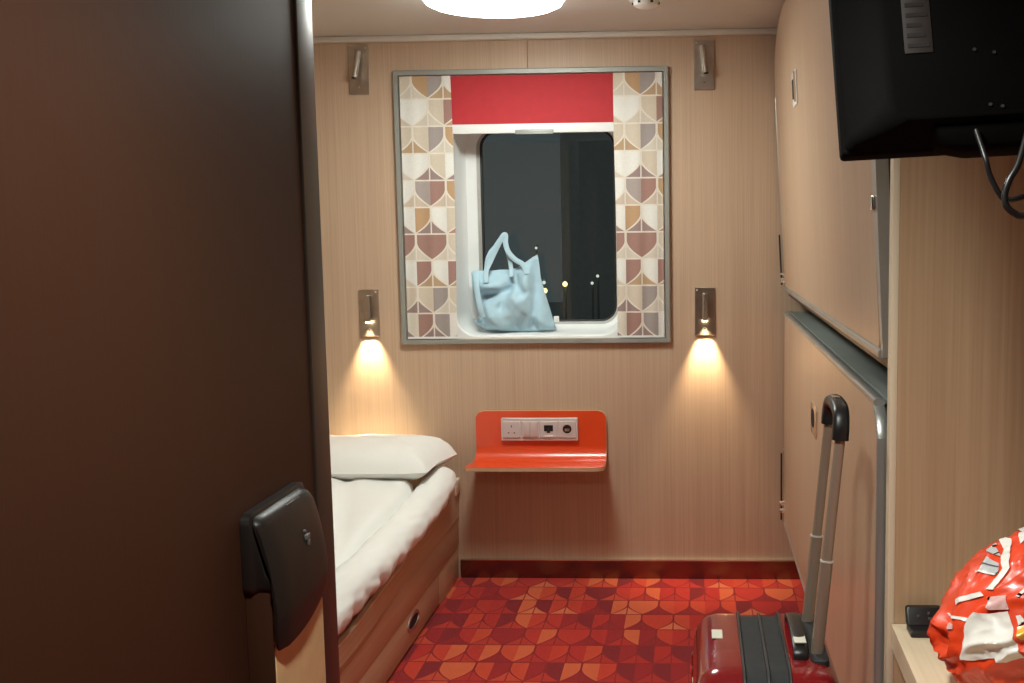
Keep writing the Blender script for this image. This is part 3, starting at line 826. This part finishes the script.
# ================================================================== desk + things on it
DZ = 0.656
dk = thing('desk', (.62, 1.45, 0), 'pale laminate desk top fitted in the corner', 'desk')
def slab(pts, z0, z1):
    b = bmesh.new(); f = b.faces.new([b.verts.new((x, y, z0)) for x, y in pts])
    r = bmesh.ops.extrude_face_region(b, geom=[f])
    bmesh.ops.translate(b, verts=[v for v in r['geom'] if isinstance(v, bmesh.types.BMVert)], vec=(0, 0, z1 - z0))
    return b
obj('desk_top', slab([(.333, PY - .002), (XR - .001, PY - .002), (XR - .001, .95), (.330, .95), (.322, 1.3)], DZ - .040, DZ), 'desk', dk, smooth=0)
obj('side_support', box(.40, XR - .001, PY - .032, PY - .002, 0, DZ - .0405), 'part', dk, smooth=0)
obj('side_support', box(.40, XR - .001, .97, .998, 0, DZ - .0405), 'part', dk, smooth=0)

dvc = thing('desk_device', (.378, 1.755, DZ), 'small black plastic device on the desk against the partition', 'device')  # generic black device with small marks, its use not settled
b = loft([rr_z(.354, .412, 1.735, 1.778, .004, DZ + .0005, 3), rr_z(.354, .412, 1.735, 1.778, .004, DZ + .008, 3), rr_z(.356, .410, 1.739, 1.778, .004, DZ + .011, 3)])
obj('base', b, 'black', dvc)
b = loft([rr_z(.353, .413, 1.764, 1.780, .004, DZ + .0115, 3), rr_z(.353, .413, 1.776, 1.790, .004, DZ + .034, 3), rr_z(.355, .411, 1.778, 1.789, .004, DZ + .037, 3)])
obj('back_rest', b, 'black', dvc)
for xx, ww, zz in ((.370, .004, .022), (.388, .006, .018), (.388, .004, .026)):
    yy = 1.764 + .012 * (zz - .0115) / .0225
    obj('device_mark', box(xx, xx + ww, yy - .0016, yy + .001, DZ + zz, DZ + zz + .005, .0005), 'mark', dvc)

# orange-red plastic shopping bag
pb = thing('plastic_bag', (.52, 1.53, DZ), 'crumpled orange red plastic bag with white print on the desk', 'bag')
BC = Vector((.511, 1.520, DZ)); BZ = .125
def bagp(az, el, off=0.0):
    """az measured from -Y (towards the viewer) positive to +X, el up from the bag's middle"""
    d = Vector((sin(az) * cos(el), -cos(az) * cos(el), sin(el)))
    R = Vector((.170, .135, .135))
    r = 1.0 / sqrt((d.x / R.x) ** 2 + (d.y / R.y) ** 2 + (d.z / R.z) ** 2)
    f = 1 + .09 * nz(d.x * 1.9 + 3, d.y * 1.9, d.z * 2.2)
    v1 = nz(d.x * 3.2 + 9, d.y * 3.2, d.z * 4.2 + 1); f += .09 * ((1 - abs(v1)) ** 3 - .5)
    v2 = nz(d.x * 7 - 4 + d.z * 3, d.y * 7, d.z * 8 + 5); f += .022 * ((1 - abs(v2)) ** 3 - .5)
    p = d * (r * f)
    p.z = max(p.z + BZ, 0.0)
    p.x += .10 * (p.z / .25) ** 1.3 - .03            # the top slumps towards the wall
    n = Vector((d.x / R.x ** 2, d.y / R.y ** 2, d.z / R.z ** 2)).normalized()
    return BC + p + n * off
def bag_body():
    b = bmesh.new(); na, ne = 150, 100; G = []
    for j in range(ne):
        el = -radians(72) + (j / ne) * radians(162)
        G.append([b.verts.new(bagp(2 * pi * i / na, el) + Vector((0, 0, .0008))) for i in range(na)])
    top = b.verts.new(bagp(0, pi / 2))
    for j in range(ne - 1):
        for i in range(na): b.faces.new((G[j][i], G[j][(i + 1) % na], G[j + 1][(i + 1) % na], G[j + 1][i]))
    for i in range(na): b.faces.new((G[-1][i], G[-1][(i + 1) % na], top))
    b.faces.new([G[0][i] for i in range(na)][::-1])
    return b
body = obj('film', bag_body(), 'bagred', pb, smooth=75)
def bag_patch(poly, mat, name, off=.0024, step=.022):
    """printed area lying on the film: outline in (azimuth, elevation) degrees"""
    P = [(radians(a), radians(e)) for a, e in poly]
    bm = inflate(P, step, lambda p, d, s: 0.0 if s > 0 else -1.0, lambda u, v, h: bagp(u, v, off if h == 0 else off - .0010) + Vector((0, 0, .0008)))
    return obj(name, bm, mat, body, smooth=75)
bag_patch([(-68, 7), (-62, 8), (-53, 12), (-46, 5), (-40, -2), (-34, -10), (-42, -14), (-48, -12), (-58, -16), (-63, -15), (-67, -2), (-68, 3)], 'bagwhite', 'white_print')
bag_patch([(-109, 37), (-97, 41), (-82, 36), (-71, 31), (-66, 19), (-70, 18), (-75, 29), (-92, 36)], 'bagwhite', 'white_stripe')
bag_patch([(-103, 31), (-95, 34), (-85, 33), (-96, 30)], 'baggrey', 'grey_print', .0022)
bag_patch([(-88, 26), (-89, 29), (-80, 30), (-74, 26), (-83, 23)], 'baggrey', 'grey_print', .0022)
bag_patch([(-86, 25.6), (-78, 28.3), (-78, 29), (-86, 26.4)], 'bagink', 'ink_stroke', .0030)
bag_patch([(-115, 31), (-115, 33), (-110, 34.5), (-99, 35), (-99, 33), (-112, 31)], 'baggrey', 'grey_print', .0022)
bag_patch([(-108, 32.2), (-108, 33.5), (-103, 33.8), (-103, 32.6)], 'bagink', 'ink_stroke', .0030)
bag_patch([(-90, 21.6), (-75, 25.6), (-75, 24.6), (-89, 20.8)], 'bagwhite', 'white_stripe')
bag_patch([(-84, 7.4), (-72, 16), (-69, 15), (-81, 6)], 'bagwhite', 'white_stripe')
bag_patch([(-67, 15), (-58, 19), (-53, 13), (-62, 10)], 'bagpink', 'pale_print')
bag_patch([(-86, 0), (-84, 1), (-68, 4), (-68, 2.4)], 'bagwhite', 'white_stripe')
bag_patch([(-78, -2), (-76, -0.8), (-74, -1), (-73, -3), (-76, -4)], 'bagpink', 'pink_dot')
bag_patch([(-44, 6), (-40, 8), (-36, 5), (-35, 1), (-39, 0), (-42, 3)], 'bagyellow', 'yellow_print')
bag_patch([(-48, 11), (-46, 12), (-41, 9), (-44, 7)], 'bagwhite', 'white_print')
bag_patch([(-53, 20), (-52, 25), (-50, 25), (-51, 20)], 'bagwhite', 'white_stripe')
bag_patch([(-45, 15), (-43, 16), (-40, 14), (-41, 13)], 'bagpink', 'pink_dot')
bag_patch([(-119, 43), (-120, 51), (-92, 49), (-89, 43), (-107, 46)], 'bagwhite', 'white_print')

# ================================================================== television seen from behind
tv = thing('television', (.507, 1.36, 1.437), 'black television seen from behind on a wall arm above the desk', 'television')
TX0, TX1, TZ0, TZ1 = .185, .86, 1.437, 1.857
obj('screen_frame', box(TX0, TX1, 1.372, 1.402, TZ0, TZ1, .006, 3), 'tvblack', tv)
obj('screen', box(TX0 + .014, TX1 - .014, 1.4021, 1.4035, TZ0 + .02, TZ1 - .014), 'black', tv, smooth=0)
b = loft([rr_y(TX0 + .003, TX1 - .003, TZ0 + .003, TZ1 - .003, .010, 1.3725), rr_y(TX0 + .008, TX1 - .008, TZ0 + .008, TZ1 - .008, .014, 1.360), rr_y(TX0 + .03, TX1 - .03, TZ0 + .014, TZ1 - .03, .02, 1.345), rr_y(TX0 + .050, TX1 - .05, TZ0 + .025, TZ1 - .05, .03, 1.325)])
obj('back_cover', b, 'tvblack', tv, smooth=50)
b = loft([rr_z(.285, .80, 1.333, 1.385, .01, TZ0 + .02, 3), rr_z(.300, .79, 1.336, 1.380, .012, TZ0 - .004, 3), rr_z(.325, .77, 1.340, 1.374, .012, TZ0 - .012, 3)])
obj('speaker_bulge', b, 'tvblack', tv, smooth=50)
lb = obj('rating_label', box(.262, .296, 1.3238, 1.3249, 1.545, 1.66, .0003), 'tvlabel', tv, label='dull printed rating label')
for k in range(8):
    z = 1.552 + k * .013
    obj('print_line', box(.266, .292 - (k % 3) * .004, 1.3232, 1.3237, z, z + .005), 'tvprint', lb, smooth=0)
for x, z in ((.345, 1.545), (.368, 1.54), (.358, 1.475), (.372, 1.472), (.40, 1.47)):
    obj('cover_screw', cyl((x, 1.326, z), (x, 1.3235, z), .0022, n=10), 'tvlabel', tv)
arm = obj('wall_arm', box(.55, .62, 1.262, 1.3235, 1.55, 1.70, .006), 'tvblack', tv)
obj('arm_bar', box(.61, XR - .02, 1.262, 1.29, 1.60, 1.65, .005), 'tvblack', tv)
obj('wall_plate', box(XR - .02, XR - .001, 1.20, 1.36, 1.5, 1.75, .004), 'tvblack', tv)
tv.rotation_euler = (radians(-14), radians(-2.6), 0)

cb1 = obj('power_cable', sweep([(.340, 1.335, 1.445), (.345, 1.31, 1.411), (.350, 1.308, 1.391), (.360, 1.307, 1.371), (.370, 1.308, 1.362), (.391, 1.31, 1.365), (.46, 1.33, 1.385), (.54, 1.40, 1.41), (.70, 1.55, 1.42), (.945, 1.65, 1.40)], .0068, .0068, n=10, up=(0, -1, .01)), 'black',
          loc=(.40, 1.31, 1.36), smooth=60, label='thin black cable looping down from the television', cat='cable')
cb2 = obj('aerial_cable', sweep([(.400, 1.325, 1.45), (.381, 1.30, 1.404), (.369, 1.294, 1.384), (.364, 1.293, 1.367), (.366, 1.292, 1.354), (.376, 1.292, 1.345), (.389, 1.293, 1.343), (.44, 1.30, 1.36), (.50, 1.32, 1.39), (.58, 1.40, 1.40), (.75, 1.52, 1.36), (.945, 1.60, 1.33)], .0082, .0082, n=10, up=(0, -1, .01)), 'black',
          loc=(.43, 1.30, 1.34), smooth=60, label='thicker black cable curled below the television corner', cat='cable')

# ================================================================== waste bin on the entry wall
wbn = thing('waste_bin', (WE, 1.67, .30), 'slim wall bin with black flap lid on the brown wall', 'bin')
yA, yB_ = 1.543, 1.775
zt, zl, zf = .912, .784, .700
b = loft([rr_x(yA + .010, yB_ - .010, .30, zl + .02, .006, WE + .0005, 4), rr_x(yA + .010, yB_ - .010, .30, zl + .02, .006, WE + .040, 4), rr_x(yA + .012, yB_ - .012, .302, zl + .018, .005, WE + .042, 4)])
obj('body', b, 'binbody', wbn)
for ya_, yb2 in ((yA + .007, yA + .0098), (yB_ - .0098, yB_ - .007)):
    obj('side_cheek', box(WE + .0005, WE + .0415, ya_, yb2, .30, zl + .02, .0008), 'brown', wbn)
b = loft([rr_x(yA, yB_, zl, zt, .018, WE + .0005, 6), rr_x(yA, yB_, zl, zt, .018, WE + .014, 6), rr_x(yA + .002, yB_ - .002, zl, zt - .003, .018, WE + .016, 6), rr_x(yA + .004, yB_ - .004, zl, zt - .030, .018, WE + .023, 6), rr_x(yA + .004, yB_ - .004, zl, zt - .080, .018, WE + .034, 6), rr_x(yA + .004, yB_ - .004, zl, zt - .092, .016, WE + .043, 6)])
obj('lid_housing', b, 'binblack', wbn, smooth=50)
# swinging flap: bowed front that leans out and has a rounded foot
def flap():
    loops = []; n = 26
    for j in range(n + 1):
        t = j / n
        z = zt - .006 - (zt - .006 - zf) * t
        xb = WE + .0172 + .027 * min(1, t / .45)
        if z < zl: xb = WE + .0465
        xf = WE + .021 + .033 * min(1, (t / .75)) ** .5 + .004 * sin(pi * t)
        e0 = min(t, 1 - t)
        k = .030 * (1 - sqrt(max(0, 1 - (1 - min(1, t / .16)) ** 2))) + .012 * max(0, t - .55)
        kn = .014 * (1 - sqrt(max(0, 1 - (1 - min(1, t / .10)) ** 2)))
        kb = 0 if t < .86 else .022 * (1 - sqrt(max(0, 1 - ((t - .86) / .14) ** 2)))
        y0 = yA + .001 + kn + kb * .4; y1 = yB_ - .002 - k - kb
        xf = max(xf, xb + .002)
        m1 = 10; lp = [(xb, y0, z), ]
        lp = [(xb, y0, z)]
        for i in range(m1 + 1):
            s = i / m1; bow = .006 * (1 - (2 * s - 1) ** 2)
            r = min(s, 1 - s); rnd = .005 * (1 - min(1, r / .08)) ** 2
            zz = z + (.032 * t ** 3 * s ** 1.6 if t > .5 else 0)
            lp.append((xf + bow - rnd, y0 + (y1 - y0) * s, zz))
        lp.append((xb, y1, z + (.032 * t ** 3 if t > .5 else 0)))
        loops.append(lp)
    return loft(loops)
fl = obj('flap', flap(), 'binblack', wbn, smooth=50)
obj('flap_tab', box(WE + .027, WE + .034, 1.645, 1.705, zt - .022, zt - .010, .0015), 'black', wbn)
pg = obj('pictogram', cyl((WE + .0490, 1.672, zt - .060), (WE + .0530, 1.672, zt - .060), .0028, n=12), 'mark', fl, label='tiny grey bin pictogram')
obj('pictogram_bar', box(WE + .0500, WE + .0556, 1.668, 1.684, zt - .074, zt - .066, .0006), 'mark', fl)
obj('pictogram_bar', box(WE + .0515, WE + .0572, 1.674, 1.679, zt - .084, zt - .0745, .0006), 'mark', fl)

# ================================================================== red suitcase
SCX0, SCX1, SCY0, SCY1, SZ0, SZ1 = -0.006, .256, 1.765, 2.140, .045, .566
sc = thing('suitcase', (.125, 1.95, 0), 'glossy dark red hard shell suitcase with raised trolley handle', 'suitcase')
def shell(xa, xb, sgn):
    """half shell from the zip at xa to the outer face at xb"""
    def L(f, ins): return rr_x(SCY0 + ins, SCY1 - ins, SZ0 + ins, SZ1 - ins, .062 - ins * .6, xa + (xb - xa) * f, 8)
    return loft([L(0, .0), L(.45, .0), L(.66, .004), L(.80, .012), L(.90, .024), L(.97, .040), L(1.0, .058)])
obj('front_shell', shell(.080, SCX0, -1), 'redshell', sc, smooth=60)
obj('back_shell', shell(.166, SCX1, 1), 'redshell', sc, smooth=60)
def band(xa, xb, ins, rad=.062): return loft([rr_x(SCY0 + ins, SCY1 - ins, SZ0 + ins, SZ1 - ins, rad, x, 8) for x in (xa, xb)])
obj('expander_band', band(.0865, .1595, .004), 'blackfab', sc)
for xa, xb in ((.0802, .0863), (.1597, .1658), (.1215, .1285)):
    ins = -.003 if xb < .1 or xa > .15 else -.001
    obj('zip_band', loft([rr_x(SCY0 + i, SCY1 - i, SZ0 + i, SZ1 - i, .062, x, 8) for x, i in ((xa, ins + .003), (xa + .0015, ins), (xb - .0015, ins), (xb, ins + .003))]), 'zip', sc, smooth=50)
# ribs pressed into the front shell
for yy in (1.83, 1.90, 2.00, 2.07):
    obj('shell_rib', loft([rr_z(SCX0 - .003, SCX0 + .010, yy - .008, yy + .008, .004, z, 3) for z in (.12, .49)]), 'redshell', sc)
# top carry handle
ch = obj('carry_handle', sweep([(.196, 1.862, SZ1 - .002), (.196, 1.868, SZ1 + .016), (.196, 1.90, SZ1 + .027), (.196, 1.955, SZ1 + .030), (.196, 2.01, SZ1 + .027), (.196, 2.042, SZ1 + .016), (.196, 2.048, SZ1 - .002)], .026, .011, up=(1, 0, 0), n=12, sq=.6) if False else
     sweep([(.186, 1.860, SZ1 - .004), (.186, 1.866, SZ1 + .012), (.186, 1.90, SZ1 + .022), (.186, 1.955, SZ1 + .025), (.186, 2.01, SZ1 + .022), (.186, 2.044, SZ1 + .012), (.186, 2.050, SZ1 - .004)], .011, .027, up=(1, 0, 0), n=12, sq=.6), 'black', sc, smooth=50)
obj('handle_sticker', box(.176, .197, 1.872, 1.905, SZ1 + .0255, SZ1 + .0270), 'label', sc, smooth=0)
obj('top_sticker', box(.030, .050, 1.955, 1.998, SZ1 + .0003, SZ1 + .0012), 'label', sc, smooth=0)
obj('side_sticker', box(SCX0 - .0012, SCX0 - .0002, 1.955, 1.975, .440, .482), 'label', sc, smooth=0)
# telescopic handle: two stages each side and a grip
tr_ = obj('handle_trough', loft([rr_z(.204, .236, 1.845, 2.085, .012, SZ1 - .012, 5), rr_z(.204, .236, 1.845, 2.085, .012, SZ1 + .002, 5), rr_z(.207, .233, 1.848, 2.082, .010, SZ1 + .003, 5)]), 'blackfab', sc)
TOPS = {}
for yy in (1.886, 2.044):
    p0 = Vector((.216, yy, SZ1 - .01)); p1 = Vector((.256, yy - .004, .972)); md = p0.lerp(p1, .435)
    obj('pole_lower', sweep([p0, p0.lerp(md, .5), md], .0165, .0225, up=(1, 0, 0), n=14, sq=.8, sub=2), 'pole', sc)
    obj('pole_cuff', sweep([md, md.lerp(p1, .006), md.lerp(p1, .012)], .0185, .0245, up=(1, 0, 0), n=14, sq=.8, sub=2), 'polecuff', sc)
    obj('pole_upper', sweep([md.lerp(p1, .012), md.lerp(p1, .5), p1], .0130, .0185, up=(1, 0, 0), n=14, sq=.8, sub=2), 'pole', sc)
    TOPS[yy] = p1
a, c = TOPS[1.886], TOPS[2.044]
gr = obj('grip', sweep([a + Vector((-.001, 0, -.014)), a + Vector((.0005, .001, .010)), a + Vector((.002, .014, .029)), a + Vector((.003, .045, .037)), a.lerp(c, .5) + Vector((.003, 0, .0385)), c + Vector((.003, -.045, .037)), c + Vector((.002, -.014, .029)), c + Vector((.0005, -.001, .010)), c + Vector((-.001, 0, -.014))], .024, .030, up=(1, 0, 0), n=16, sq=.75), 'black', sc, smooth=50)
obj('release_button', box(.250, .263, a.y + .062, a.y + .098, a.z + .050, a.z + .0525, .001), 'chrome', gr)
for x in (.03, .215):
    for y in (1.80, 2.105):
        w = obj('wheel', cyl((x, y - .011, .025), (x, y + .011, .025), .0245, n=20), 'black', sc)
        obj('wheel_fork', box(x - .012, x + .012, y - .015, y + .015, .046, .062, .003), 'black', w)
obj('zip_pull', sweep([(.125, SCY0 - .001, .47), (.125, SCY0 - .004, .45), (.125, SCY0 - .004, .43)], .008, .003, up=(0, -1, 0), n=8), 'chrome', sc)

# ================================================================== pale blue tote bag on the window ledge
tt = thing('tote_bag', (-0.68, 4.085, .938), 'pale blue cotton tote bag slumped on the window ledge', 'bag')
TP = [(-.850, 1.168), (-.838, 1.174), (-.782, 1.172), (-.740, 1.176), (-.700, 1.176), (-.672, 1.184), (-.648, 1.198), (-.612, 1.224), (-.594, 1.232), (-.588, 1.195), (-.583, 1.145), (-.570, 1.095), (-.553, 1.040), (-.537, .985),
      (-.524, .945), (-.560, .941), (-.630, .940), (-.680, .938), (-.740, .938), (-.790, .945), (-.832, .968), (-.840, .980), (-.822, 1.000), (-.838, 1.060), (-.848, 1.120)]
FOLDS = [((-.79, 1.075), (-.70, 1.10), -.030, .020), ((-.80, 1.12), (-.69, 1.085), .016, .022), ((-.70, 1.10), (-.735, 1.035), -.014, .014), ((-.695, 1.165), (-.655, 1.09), -.024, .018),
         ((-.79, 1.03), (-.735, .955), .016, .03), ((-.60, 1.19), (-.61, .96), -.016, .016), ((-.64, 1.0), (-.66, .945), -.010, .014), ((-.812, 1.06), (-.80, .985), -.022, .012), ((-.66, 1.05), (-.63, 1.15), .014, .03)]
def thf(p, d, s):
    low = max(0, min(1, (1.22 - p[1]) / .22))
    h = (.022 + .050 * low) * (1 - math.exp(-d / .040))
    h += (.006 * nz(p[0] * 22, p[1] * 22) + .003 * nz(p[0] * 55, p[1] * 40)) * min(1, d / .02)
    if s > 0:
        for A, B, amp, wd in FOLDS: h += 1.5 * amp * math.exp(-(segd(p, A, B) / wd) ** 2) * min(1, d / .02)
        return max(h, .003)
    return -.62 * max(h, .004)
obj('cloth_body', inflate(TP, .0075, thf, lambda u, v, h: (u, 4.088 - h + (v - .94) * .06, v)), 'blue', tt, smooth=80)
def strap(pts, w=.020): return sweep(pts, w, .0035, up=(0, -1, .05), n=8, sq=.5, sub=8)
Yt = 4.088
obj('strap', strap([(-.782, Yt - .045, 1.130), (-.785, Yt - .028, 1.172), (-.768, Yt - .012, 1.215), (-.745, Yt - .008, 1.262), (-.722, Yt - .006, 1.303), (-.712, Yt - .004, 1.306), (-.712, Yt - .008, 1.280), (-.702, Yt - .012, 1.245), (-.676, Yt - .014, 1.215), (-.645, Yt - .018, 1.195), (-.630, Yt - .03, 1.160)]), 'bluestrap', tt, smooth=60)
obj('strap', strap([(-.792, Yt + .012, 1.165), (-.788, Yt + .010, 1.205), (-.775, Yt + .012, 1.240), (-.757, Yt + .016, 1.262), (-.735, Yt + .016, 1.292), (-.720, Yt + .012, 1.297), (-.712, Yt + .012, 1.260), (-.700, Yt + .006, 1.215), (-.694, Yt - .002, 1.185), (-.690, Yt - .02, 1.150)], .017), 'bluestrap', tt, smooth=60)
obj('strap', strap([(-.826, Yt - .018, 1.168), (-.820, Yt - .046, 1.135), (-.812, Yt - .062, 1.08), (-.802, Yt - .068, 1.03), (-.795, Yt - .062, 1.0)], .020), 'bluestrap', tt, smooth=60)
obj('care_tag', box(-.534, -.514, Yt - .004, Yt - .002, .975, .998, .0005), 'white', tt, smooth=0)
